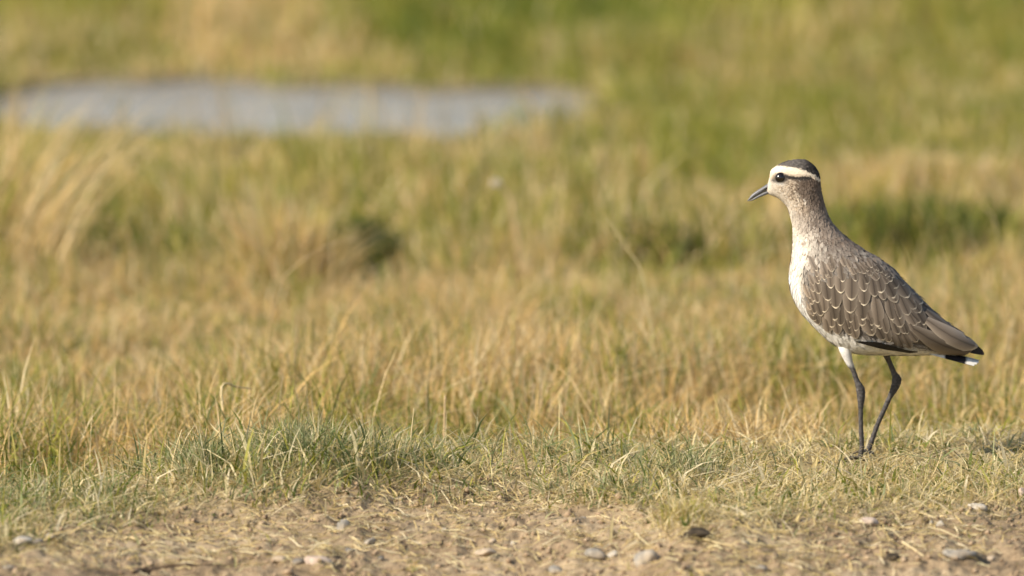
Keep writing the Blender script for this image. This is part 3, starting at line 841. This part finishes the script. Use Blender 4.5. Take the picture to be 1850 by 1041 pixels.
def plumage(x, y, depth, jitter=None):
    """colour of the feathers at side-view position x, y"""
    n1 = fbm(x / 3.0, y / 4.2, 501, 2) - .5; n2 = fbm(x / 9, y / 7, 511, 3) - .5
    if jitter is not None: n1 = n1 * .5 + jitter
    xf = np.interp(y, FY, FX); xb = np.interp(y, BY, BX)
    t = (x - xf) / np.maximum(xb - xf, 1)
    c = np.broadcast_to(CREAM, x.shape + (3,)).copy()
    # cheek and neck
    br = sstep(.26, .60, t + .55 * n1 + .25 * n2)
    neck = lerp(np.broadcast_to(CREAM * .92, c.shape), np.broadcast_to(BROWN, c.shape), br)
    frontn = .72 * sstep(362, 388, y) * (1 - sstep(412, 436, y))          # dusky front of the neck
    neck = lerp(neck, np.broadcast_to(TAUPE * 1.25, c.shape), frontn * sstep(-.05, .22, t))
    neck = lerp(neck, np.broadcast_to(BUFF * .72, c.shape), .55 * sstep(.10, .3, t + .5 * n1) * sstep(.62, .42, t) * sstep(400, 370, y))
    mot = sstep(.02, .22, n1) * sstep(.15, .4, t) * .55
    neck = lerp(neck, np.broadcast_to(BROWN * .8, c.shape), mot)
    c = neck
    # mantle and breast side: scaly grey brown running forward into white
    mb = sstep(425, 448, y - (t - .5) * 26)
    tone = sstep(.06, .50, t + .30 * n2)
    man = lerp(np.broadcast_to(CREAM, c.shape), np.broadcast_to(GREYB * np.array([1.15, 1.10, 1.05]), c.shape), tone)
    spot = sstep(.08, .20, n1) * sstep(.06, .25, t)
    man = lerp(man, np.broadcast_to(BROWN * .75, c.shape), spot * (.35 + .4 * tone))
    pale = sstep(.10, .22, -n1) * sstep(.25, .45, t)
    man = lerp(man, np.broadcast_to(CREAM * .62, c.shape), pale * .5)
    c = lerp(c, man, mb)
    # under parts
    low = np.interp(x, [1426, 1440, 1450, 1462, 1478, 1500, 1550, 1600, 1650, 1712], [480, 500, 540, 565, 582, 597, 606, 614, 626, 640])
    c = lerp(c, np.broadcast_to(WHITE, c.shape), sstep(-6, 4, y - low) * sstep(470, 500, y))
    wing = sstep(2, -4, y - low) * sstep(468, 492, y) * sstep(1440, 1456, x)
    c = lerp(c, np.broadcast_to(GREYB * .8, c.shape), wing)
    # head
    top = np.interp(x, [1385, 1399, 1411, 1426, 1439, 1452, 1463, 1474, 1484], [300, 301.0, 299.8, 300.6, 302.2, 306, 310.5, 316.5, 324])
    line = np.interp(x, [1385, 1400, 1412, 1419, 1427, 1440, 1452, 1460, 1474, 1484], [322, 323, 317, 316.2, 318.2, 319.9, 318.3, 318.5, 323, 330])
    head = sstep(346, 338, y)
    sup = sstep(-1.2, 1.0, y - top) * sstep(1.0, -1.4, y - line)
    hue = sstep(top + 3, line - 1, y) if False else np.clip((y - top) / np.maximum(line - top, 1), 0, 1)
    c = lerp(c, lerp(np.broadcast_to(np.array([.82, .71, .54]), c.shape), np.broadcast_to(BUFF, c.shape), hue ** 1.4 * .75), sup * head)
    rear = sstep(1466, 1476, x) * sstep(322, 312, np.abs(y - 320) + 312) * 0
    cap = sstep(1.0, -1.6, y - top + 2.0 * n1)
    capc = lerp(np.broadcast_to(np.array([.12, .105, .09]), c.shape), np.broadcast_to(INK, c.shape), np.clip(sstep(1432, 1466, x) * .9 + 1.5 * n1, 0, 1))
    c = lerp(c, capc, cap * sstep(1393, 1402, x))
    st = np.exp(-((y - line - .9) / 3.3) ** 2) * sstep(1414, 1419, x) * sstep(1470, 1456, x)
    c = lerp(c, np.broadcast_to(INK * 1.3, c.shape), np.clip(st * 1.5, 0, 1))
    ew = np.exp(-(((x - 1409.6) / 14.5) ** 2 + ((y - 320.8) / 10.6) ** 2) ** 3)
    c = lerp(c, np.broadcast_to(INK * 1.5, c.shape), ew * .95)
    lore = np.exp(-((x - 1396.5) / 4.2) ** 2 - ((y - 325.5) / 3.6) ** 2)
    c = lerp(c, np.broadcast_to(INK * 2, c.shape), lore * .85)
    under = np.exp(-((x - 1409) / 9) ** 2 - ((y - 331.5) / 1.8) ** 2)
    c = lerp(c, np.broadcast_to(WHITE * .9, c.shape), under * .6)
    return c

nv = len(body_me.vertices)
co = np.empty(nv * 3, np.float32); body_me.vertices.foreach_get('co', co); co = co.reshape(-1, 3).astype(float)
bx, by = side_px(co)
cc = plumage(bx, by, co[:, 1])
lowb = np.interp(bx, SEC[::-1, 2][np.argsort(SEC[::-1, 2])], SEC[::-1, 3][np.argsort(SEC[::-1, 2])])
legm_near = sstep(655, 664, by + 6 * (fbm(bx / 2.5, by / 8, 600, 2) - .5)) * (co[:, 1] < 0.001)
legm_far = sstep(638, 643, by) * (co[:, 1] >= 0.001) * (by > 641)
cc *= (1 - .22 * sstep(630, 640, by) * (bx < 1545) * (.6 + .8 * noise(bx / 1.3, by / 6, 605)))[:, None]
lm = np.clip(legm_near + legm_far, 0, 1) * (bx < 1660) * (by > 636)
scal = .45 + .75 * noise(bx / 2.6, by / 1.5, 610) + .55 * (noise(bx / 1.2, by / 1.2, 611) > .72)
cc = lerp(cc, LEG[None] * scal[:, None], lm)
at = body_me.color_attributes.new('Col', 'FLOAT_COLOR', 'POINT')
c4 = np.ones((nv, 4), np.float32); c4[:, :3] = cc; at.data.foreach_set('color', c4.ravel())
body_me.polygons.foreach_set('use_smooth', np.ones(len(body_me.polygons), bool))
body_me.materials.clear(); body_me.materials.append(M_PLUME)

BX0, BY0 = float(at_depth(1560, 830)[0]), 0.0
ORI = np.array([BX0, 0.0, gz])
bird = bpy.data.objects.new('lapwing', None); COL.objects.link(bird); bird.location = ORI; bird.empty_display_size = .05
bird['label'] = 'brown and white lapwing with dark cap standing sideways in short turf'; bird['category'] = 'bird'
body_me.transform(__import__('mathutils').Matrix.Translation(Vector(-ORI)))
body = link('body', body_me, bird)

# small contour feathers over head, neck, mantle, breast and belly
NP = 15000
si = rng.uniform(2, NS - 14, NP); ti = rng.uniform(0, NR, NP)
i0 = si.astype(int); j0 = ti.astype(int) % NR
fu = (si - i0)[:, None]; fv = (ti - ti.astype(int))[:, None]
j1 = (j0 + 1) % NR
Pp = (LOFT[i0, j0] * (1 - fu) + LOFT[i0 + 1, j0] * fu) * (1 - fv) + (LOFT[i0, j1] * (1 - fu) + LOFT[i0 + 1, j1] * fu) * fv
Tt = LOFT[np.minimum(i0 + 2, NS - 1), j0] - LOFT[np.maximum(i0 - 1, 0), j0]; Tt /= np.linalg.norm(Tt, axis=1)[:, None] + 1e-9
Aa = LOFT[i0, j1] - LOFT[i0, (j0 - 1) % NR]; Aa /= np.linalg.norm(Aa, axis=1)[:, None] + 1e-9
Nn = np.cross(Aa, Tt); Nn /= np.linalg.norm(Nn, axis=1)[:, None] + 1e-9
cen = mid[i0]; Nn *= np.sign(((Pp - cen) * Nn).sum(1))[:, None]
qx, qy = side_px(Pp)
ex = ((qx - 1409.6) / 13) ** 2 + ((qy - 320) / 12) ** 2 < 1
wingz = (qx > 1462) & (qy > 497) & (qy < np.interp(qx, [1450, 1478, 1500, 1550, 1600, 1650, 1712], [520, 578, 594, 604, 612, 622, 640]) - 4)
ok = ~ex & ~(wingz & (rng.random(NP) < .97)) & (qx < 1735)
Pp, Tt, Aa, Nn, qx, qy, i0 = keep(ok, Pp, Tt, Aa, Nn, qx, qy, i0)
m = len(Pp)
size = np.interp(i0 / NS * 28, [0, 3, 9, 12, 16, 22, 28], [.0018, .0026, .0044, .0064, .0085, .0090, .0080]) * rng.uniform(.75, 1.25, m)
tw = rng.normal(0, .16, m)
Dr = Tt * np.cos(tw)[:, None] + Aa * np.sin(tw)[:, None]
t = np.array([0, .4, .75, 1.0])
liftv = np.array([-.10, .06, .11, .10])
wh = plumage(qx, qy, Pp[:, 1]).mean(1)
soft = np.where((wh > .5) & (qy > 540), .40, np.where(wh > .5, .5, 1.0))
P4 = Pp[:, None] + Dr[:, None] * (size[:, None] * (t - .45)[None])[:, :, None] + Nn[:, None] * (size[:, None] * liftv[None] * (soft * rng.uniform(.6, 1.3, m))[:, None])[:, :, None]
Sd = np.cross(Nn, Dr); Sd += Nn * (soft * rng.normal(0, .12, m))[:, None]
Vp, Fp = ribbon(P4, (size * rng.uniform(.34, .55, m))[:, None] * np.array([.6, 1, .8, .15])[None], Sd)
jit = rng.normal(0, .15, m)
cf = plumage(qx, qy, Pp[:, 1], jit)
cf *= 1 + (rng.uniform(-.14, .12, m) * np.where(wh > .5, .3, 1))[:, None]
tf = (qx - np.interp(qy, FY, FX)) / np.maximum(np.interp(qy, BY, BX) - np.interp(qy, FY, FX), 1)
fl = (rng.random(m) < .07 * sstep(.03, .2, tf)) & (qy > 405) & (qy < 530) & (wh > .4)
cf[fl] = BROWN * rng.uniform(1.0, 2.0, (int(fl.sum()), 1))
cap_ = cf.mean(1)
rimf = np.where((qy > 420) & (cap_ < .45), .34, np.where((qy > 335) & (cap_ < .45), .14, 0))[:, None]
ctip = cf * (1 - rimf) + CREAM[None] * .8 * rimf
Cp = np.stack([cf, cf, cf, cf, cf * .6 + ctip * .4, cf * .6 + ctip * .4, ctip, ctip], 1).reshape(-1, 3)
pl = link('plumage', make_mesh('plumage', Vp - ORI, Fp, col=Cp, mat=M_PLUME, smooth=True), body, kind='stuff')

# bill
def bill_part(name, top, bot, widths, tipx):
    T = catmull(np.array(top, float), 16); B = catmull(np.array(bot, float), 16)
    t3, b3 = at_depth(T[:, 0], T[:, 1]), at_depth(B[:, 0], B[:, 1]); n = 16
    wv_ = np.interp(np.linspace(0, 1, 16), np.linspace(0, 1, len(widths)), widths) * K
    a = np.arange(n) * 2 * math.pi / n
    R = (t3 + b3)[:, None] / 2 + ((t3 - b3) / 2)[:, None] * np.cos(a)[None, :, None]
    R[:, :, 1] += wv_[:, None] * np.sin(a)[None]
    V = np.vstack([R.reshape(-1, 3), R[0].mean(0), R[-1].mean(0)])
    F = [(i * n + j, i * n + (j + 1) % n, (i + 1) * n + (j + 1) % n, (i + 1) * n + j) for i in range(15) for j in range(n)]
    T3 = [(256, (j + 1) % n, j) for j in range(n)] + [(257, 240 + j, 240 + (j + 1) % n) for j in range(n)]
    return link(name, make_mesh(name, V - ORI, F, T3, mat=M_BILL, smooth=True), bird)
ub = bill_part('upper_bill', [(1393, 329), (1387, 332.0), (1375, 339.6), (1366, 345.6), (1357.5, 352.4), (1350.2, 362.6)],
          [(1394, 341), (1388, 342.6), (1375, 349.2), (1366, 354.6), (1358, 359.8), (1350.6, 363.8)], [6.5, 5.6, 4.4, 3.6, 2.6, .7], 0)
bill_part('lower_bill', [(1394, 341.2), (1388, 342.9), (1375, 349.5), (1366, 354.9), (1358.5, 360.0), (1352.2, 363.4)],
          [(1393, 348.5), (1387, 351.2), (1375, 355.8), (1366, 359.6), (1359, 362.6), (1352, 364.0)], [6.0, 5.2, 4.0, 3.2, 2.2, .6], 0)
for s_ in (-1, 1):
    Q = at_depth(np.array([1386, 1381, 1376.5]), np.array([339.0, 341.6, 344.4])); Q[:, 1] = s_ * np.array([5.3, 4.9, 4.4]) * K
    V, F, T = tube(catmull(Q, 8), np.array([.3, .9, 1.1, 1.1, 1.1, 1.0, .8, .2]) * K, 6)
    link('nostril', make_mesh('nostril', V - ORI, F, T, mat=M_LID, smooth=True), ub)

# eyes
for s_ in (-1, 1):
    p = at_depth(1409.6, 319.8); hit = BVH.ray_cast(Vector((p[0], s_ * .1, p[2])), Vector((0, -s_, 0)))[0]
    ys = hit.y if hit else s_ * .010
    r_ = 9.4 * K
    c = np.array([p[0], ys - s_ * r_ * .50, p[2]])
    bm = bmesh.new(); bmesh.ops.create_uvsphere(bm, u_segments=32, v_segments=20, radius=r_)
    em = bpy.data.meshes.new('eye'); bm.to_mesh(em); bm.free(); em.materials.append(M_EYE)
    em.polygons.foreach_set('use_smooth', np.ones(len(em.polygons), bool))
    eo = link('eye', em, bird, loc=c - ORI)
    a = np.linspace(0, 2 * math.pi, 33)
    ring = np.stack([np.cos(a) * r_ * .93, np.full(33, s_ * r_ * .42), np.sin(a) * r_ * .93], 1)
    V, F, T = tube(ring, .9 * K, 6, cap=False)
    link('eyelid', make_mesh('eyelid', V, F, T if len(T) else None, mat=M_LID, smooth=True), eo)

# wings: a shell carrying single feathers
def drape(grid_px, offs):
    """project side-view grid (r,c,2) on the near side of the body, offs (r,c) in metres outwards"""
    G = at_depth(grid_px[..., 0], grid_px[..., 1]); out = np.empty_like(G)
    for i in range(G.shape[0]):
        for j in range(G.shape[1]):
            x, z = G[i, j, 0], G[i, j, 2]
            h = BVH.ray_cast(Vector((x, -.2, z)), Vector((0, 1, 0)))
            if h[0] is not None: p, nn = np.array(h[0]), np.array(h[1])
            else:                                              # beyond the outline: fold on to the nearest skin
                q_ = BVH.find_nearest(Vector((x, -.006, z))); p = np.array(q_[0]); nn = np.array((0, -1.0, 0)); p[1] = min(p[1], -.001)
            if nn[1] > 0: nn = -nn
            out[i, j] = p + nn * offs[i, j] * min(1.0, max(.2, -nn[1] * 1.6))
    return out

def grid_mesh(name, G, mat):
    r, c = G.shape[:2]
    i = (np.arange(r - 1)[:, None] * c + np.arange(c - 1)[None]).ravel()
    F = np.stack([i, i + 1, i + c + 1, i + c], 1)
    uu, vv = np.meshgrid(np.linspace(0, 1, c), np.linspace(0, 1, r))
    return make_mesh(name, G.reshape(-1, 3), F, mat=mat, smooth=True, uv=np.stack([uu, vv], -1).reshape(-1, 2))

up = catmull(np.array([(1446, 484), (1480, 474), (1530, 468), (1580, 478), (1625, 507), (1668, 548), (1705, 582), (1745, 612)], float), 22)
lo = catmull(np.array([(1450, 536), (1468, 570), (1500, 595), (1550, 605), (1600, 613), (1645, 624), (1690, 637), (1740, 640)], float), 22)
tt = np.linspace(0, 1, 9)
GW = up[:, None] * (1 - tt)[None, :, None] + lo[:, None] * tt[None, :, None]
ow = np.full(GW.shape[:2], .0003); ow[:, 0] = ow[:, -1] = ow[0] = ow[-1] = -.0008
M_SHELL = mat_plain('wing_ground', (.105, .084, .066), .65, .2)
shell = grid_mesh('wing', drape(GW, ow) - ORI, M_SHELL)

def feather_px(tip, ang, L, wd, rows=7, cols=5, bend=0.0, blunt=.78):
    """side-view grid of a feather: tip position, direction (deg from straight down towards the tail), length, width"""
    a = math.radians(ang); dv = np.array([math.sin(a), math.cos(a)]); sv = np.array([dv[1], -dv[0]])
    v = np.array([0, .25, .5, .68, .83, .94, 1.0]) if rows == 7 else np.linspace(0, 1, rows)
    w_ = np.interp(v, [0, .25, .5, blunt, .9, .96, 1.0], [.42, .8, 1.0, .92, .62, .40, .12])
    u = np.linspace(-1, 1, cols)
    base = np.array(tip) - dv * L
    ctr = base[None] + dv[None] * (v * L)[:, None] + sv[None] * (bend * np.sin(v * math.pi) * wd)[:, None]
    return ctr[:, None] + sv[None, None] * (u[None, :] * w_[:, None] * wd * .5)[:, :, None], v, u

wing_parts = []   # (mesh, fringe, tone, name)
def add_feather(tip, ang, L, wd, fringe, tone, name='covert_feather', bend=0, b0=.0003, b1=.0014, camber=.0005, mat=None, rows=7, blunt=.78):
    G, v, u = feather_px(tip, ang, L, wd, rows, 5, bend, blunt)
    o = (b0 + (b1 - b0) * v[:, None]) + camber * (1 - u[None, :] ** 2) * np.sin(np.clip(v, .1, .9) * math.pi)[:, None]
    wing_parts.append((grid_mesh(name, drape(G, o) - ORI, mat or M_FEATHER), fringe, tone, name))

def ZA(x, y): return (1420 + x / 11.5625, 460 + y / 11.5625)
def ZB(x, y): return (1540 + x / 11.5625, 460 + y / 11.5625)
def ZC(x, y): return (1420 + x / 11.5625, 540 + y / 11.5625)
def ZD(x, y): return (1540 + x / 11.5625, 560 + y / 11.5625)
q = 1 / 11.5625
FE = [ # tip, width px, angle, fringe
 (ZA(650, 405), 120, 25, .8), (ZA(545, 580), 110, 22, .8), (ZA(675, 550), 130, 20, 1), (ZA(560, 715), 120, 22, .9), (ZA(690, 755), 170, 15, 1), (ZA(400, 855), 150, 28, .9),
 (ZA(575, 915), 150, 22, .9), (ZA(665, 945), 150, 20, 1), (ZA(430, 965), 130, 26, .8), (ZA(925, 640), 180, 6, 1), (ZA(1130, 740), 230, 6, 1), (ZA(875, 900), 220, 12, 1),
 (ZA(1350, 888), 290, 5, 1), (ZA(1170, 510), 180, 5, 1), (ZA(1615, 712), 200, 6, 1), (ZA(1610, 1000), 250, 4, 1), (ZA(960, 300), 150, 10, .7), (ZA(640, 290), 130, 25, .6), (ZA(800, 470), 140, 15, .6),
 (ZA(1440, 500), 150, 10, .7), (ZC(800, 218), 200, 12, 1), (ZC(1030, 132), 260, 6, 1), (ZC(1330, 228), 290, 5, 1), (ZC(600, 252), 180, 18, 1), (ZC(740, 295), 200, 18, .9), (ZC(1020, 385), 260, 10, 1),
 (ZC(415, 178), 130, 26, .8), (ZC(1590, 378), 280, 10, 1), (ZC(620, 405), 170, 24, .7), (ZC(1130, 495), 200, 4, .9), (ZC(1340, 422), 190, 12, .9), (ZC(1590, 495), 230, 14, .9), (ZC(1780, 485), 180, 18, .9),
 (ZC(960, 538), 250, 8, .7), (ZC(1450, 602), 210, 6, .7), (ZC(1310, 548), 140, 10, .7), (ZC(1780, 585), 200, 20, .8), (ZC(690, 485), 170, 24, .6), (ZC(1800, 695), 290, 28, .5), (ZC(1340, 685), 190, 16, .5),
 (ZC(900, 648), 200, 12, .2), (ZC(1090, 678), 210, 14, .2), (ZC(1460, 765), 230, 18, .2), (ZC(560, 300), 140, 26, .6), (ZC(480, 60), 150, 22, .6),
 (ZB(590, 748), 270, 16, .8), (ZB(850, 862), 260, 32, .75), (ZB(915, 668), 250, 34, .65), (ZB(1150, 868), 280, 34, .7), (ZB(800, 528), 220, 38, .7), (ZB(450, 825), 230, 12, .5), (ZB(640, 892), 180, 10, .6),
 (ZB(900, 945), 220, 28, .55), (ZB(1450, 1005), 270, 42, .5), (ZB(600, 345), 190, 42, .5), (ZB(830, 460), 190, 48, .55), (ZB(1330, 800), 220, 46, .35), (ZB(1080, 620), 210, 48, .35), (ZB(300, 560), 200, 20, .5), (ZB(380, 400), 190, 30, .4),
 (ZD(520, 280), 250, 6, .9), (ZD(820, 152), 190, 10, .9), (ZD(970, 125), 170, 14, .8), (ZD(1000, 300), 270, 20, .8), (ZD(945, 445), 150, 20, .8), (ZD(1070, 435), 160, 22, .7), (ZD(1130, 440), 150, 26, .8),
 (ZD(1300, 275), 240, 34, .6), (ZD(1490, 268), 230, 30, .8), (ZD(1485, 415), 230, 30, .8), (ZD(1320, 455), 170, 34, .7), (ZD(1335, 605), 190, 38, .5), (ZD(760, 605), 190, 24, .7), (ZD(900, 745), 170, 22, .7), (ZD(1050, 755), 170, 24, .6),
 (ZD(1200, 745), 190, 32, .5), (ZD(385, 252), 180, 20, .9), (ZD(390, 352), 190, 20, .8), (ZD(560, 330), 190, 10, .7), (ZD(640, 560), 210, 24, .4), (ZD(1390, 215), 200, 40, .6),
 (ZD(1150, 60), 230, 26, .6), (ZD(1400, 20), 250, 38, .5), (ZD(700, 420), 190, 14, .4), (ZD(1300, -60), 240, 38, .45),
]
for k, (tip, wd, ang, fr) in enumerate(FE):
    W_ = wd * q * 1.16; fw = float(sstep(1474, 1454, tip[0])); tip = (tip[0] + 9 * fw, tip[1]); W_ *= 1 - .2 * fw
    add_feather(tip, ang + rng.uniform(-4, 4), W_ * rng.uniform(1.9, 2.3) + 5, W_, fr * (1 - .3 * fw) * rng.uniform(.55, 1.1), rng.uniform(.72, 1.38) * (1 + .5 * fw), bend=rng.uniform(-.06, .06))
for k in range(34):
    xx = rng.uniform(1478, 1606); yy_ = np.interp(xx, [1478, 1530, 1570, 1606], [492, 482, 484, 500]) + rng.uniform(-6, 12)
    W_ = rng.uniform(11, 16)
    add_feather((xx, yy_), np.interp(xx, [1478, 1540, 1606], [18, 22, 44]) + rng.uniform(-10, 10), W_ * 1.9, W_, rng.uniform(.1, .6), rng.uniform(1.1, 1.7), 'mantle_feather')
# long folded tertials reaching towards the tail
add_feather((1764, 634), 69, 124, 33, .25, 1.15, 'tertial_feather', bend=-.26, b0=.0020, b1=.0030, camber=.0008, blunt=.93)
add_feather((1761, 626), 61, 104, 26, .25, 1.75, 'tertial_feather', bend=-.18, b0=.0026, b1=.0036, camber=.0012, blunt=.85)
add_feather((1742, 611), 54, 88, 17, .3, 1.1, 'tertial_feather', bend=-.12, b0=.0012, b1=.0018, blunt=.85)
# black edge of the folded flight feathers showing under the coverts
tp = catmull(np.array([(1546, 608.6), (1566, 609), (1585, 610.5), (1602, 614.5), (1620, 620), (1640, 625), (1656, 627.5)], float), 14)
bt = catmull(np.array([(1547, 610.5), (1566, 616), (1585, 620.5), (1602, 624), (1620, 626.5), (1640, 630), (1656, 628.5)], float), 14)
tt = np.linspace(0, 1, 5); Gb = tp[:, None] * (1 - tt)[None, :, None] + bt[:, None] * tt[None, :, None]
wing_parts.append((grid_mesh('flight_feather', drape(Gb, np.full(Gb.shape[:2], .0034)) - ORI, M_BLACK), 0, 1, 'flight_feather'))

for s_ in (1, -1):
    wg = link('wing', shell, bird)
    wg.scale = (1, s_, 1)
    for me_, fr, tn, nm in wing_parts:
        fo = link(nm, me_, wg); fo['fringe'] = float(fr); fo['tone'] = float(tn)

# black primary tips beyond the tertials
def blade_solid(name, pts, widths, y0, thick, mat, parent, roll=0.0):
    P = catmull(np.array(pts, float), 12); C3 = at_depth(P[:, 0], P[:, 1])
    wv_ = np.interp(np.linspace(0, 1, 12), np.linspace(0, 1, len(widths)), widths) * K
    T = np.gradient(C3, axis=0); T /= np.linalg.norm(T, axis=1)[:, None]
    U = np.cross(T, [0, 1, 0]); U /= np.linalg.norm(U, axis=1)[:, None]
    Y = np.array([0, 1.0, 0])
    cols = 5; u = np.linspace(-1, 1, cols)
    top = C3[:, None] + (U[:, None] * math.cos(roll) + Y[None, None] * math.sin(roll)) * (wv_[:, None] * u[None] * .5)[:, :, None]
    top[:, :, 1] += y0
    nrm = Y * math.cos(roll)
    bot = top + np.array([0, thick, 0]) * 1.0 + np.array([0, 0, -thick * abs(math.sin(roll))])
    r, c = top.shape[:2]
    V = np.vstack([top.reshape(-1, 3), bot.reshape(-1, 3)])
    i = (np.arange(r - 1)[:, None] * c + np.arange(c - 1)[None]).ravel(); F = [np.stack([i, i + 1, i + c + 1, i + c], 1)]
    F.append(np.stack([i, i + c, i + c + 1, i + 1], 1) + r * c)
    uu, vv = np.meshgrid(np.linspace(0, 1, c), np.linspace(0, 1, r)); uv = np.stack([uu, vv], -1).reshape(-1, 2); uv = np.vstack([uv, uv])
    return link(name, make_mesh(name, V - ORI, np.vstack(F), mat=mat, smooth=True, uv=uv), parent)
for s_ in (-1, 1):
    blade_solid('primary_feather', [(1700, 610), (1735, 622), (1760, 631), (1777.5, 639.5)], [14, 17, 16, 3.0], s_ * .0050, .0008, M_BLACK, bird)
    blade_solid('primary_feather', [(1700, 606), (1735, 617), (1758, 627), (1775.5, 635)], [12, 14, 13, 2.5], s_ * .0038, .0008, M_BLACK, bird)
# tail: overlapping feathers, outer ones lower
for k, (yo, dz, rl, dl) in enumerate([(-.0125, 6.5, .8, -3), (-.0095, 4.6, .95, 0), (-.006, 2.8, 1.1, 1.5), (-.003, 1.2, 1.3, -1), (.0, 0, 1.5, 0), (.003, 1.2, 1.3, 1), (.006, 2.8, 1.1, -2), (.0095, 4.6, .95, 1), (.0125, 6.5, .8, -2)]):
    blade_solid('tail_feather', [(1668, 628 + dz * .5), (1705, 636 + dz * .8), (1740, 644 + dz), (1769 + dl - abs(yo) * 500, 651 + dz)], [9, 11, 11.5, 5.5], yo * .75, .0005, M_TAIL, bird, rl * (1 if yo <= 0 else -1))
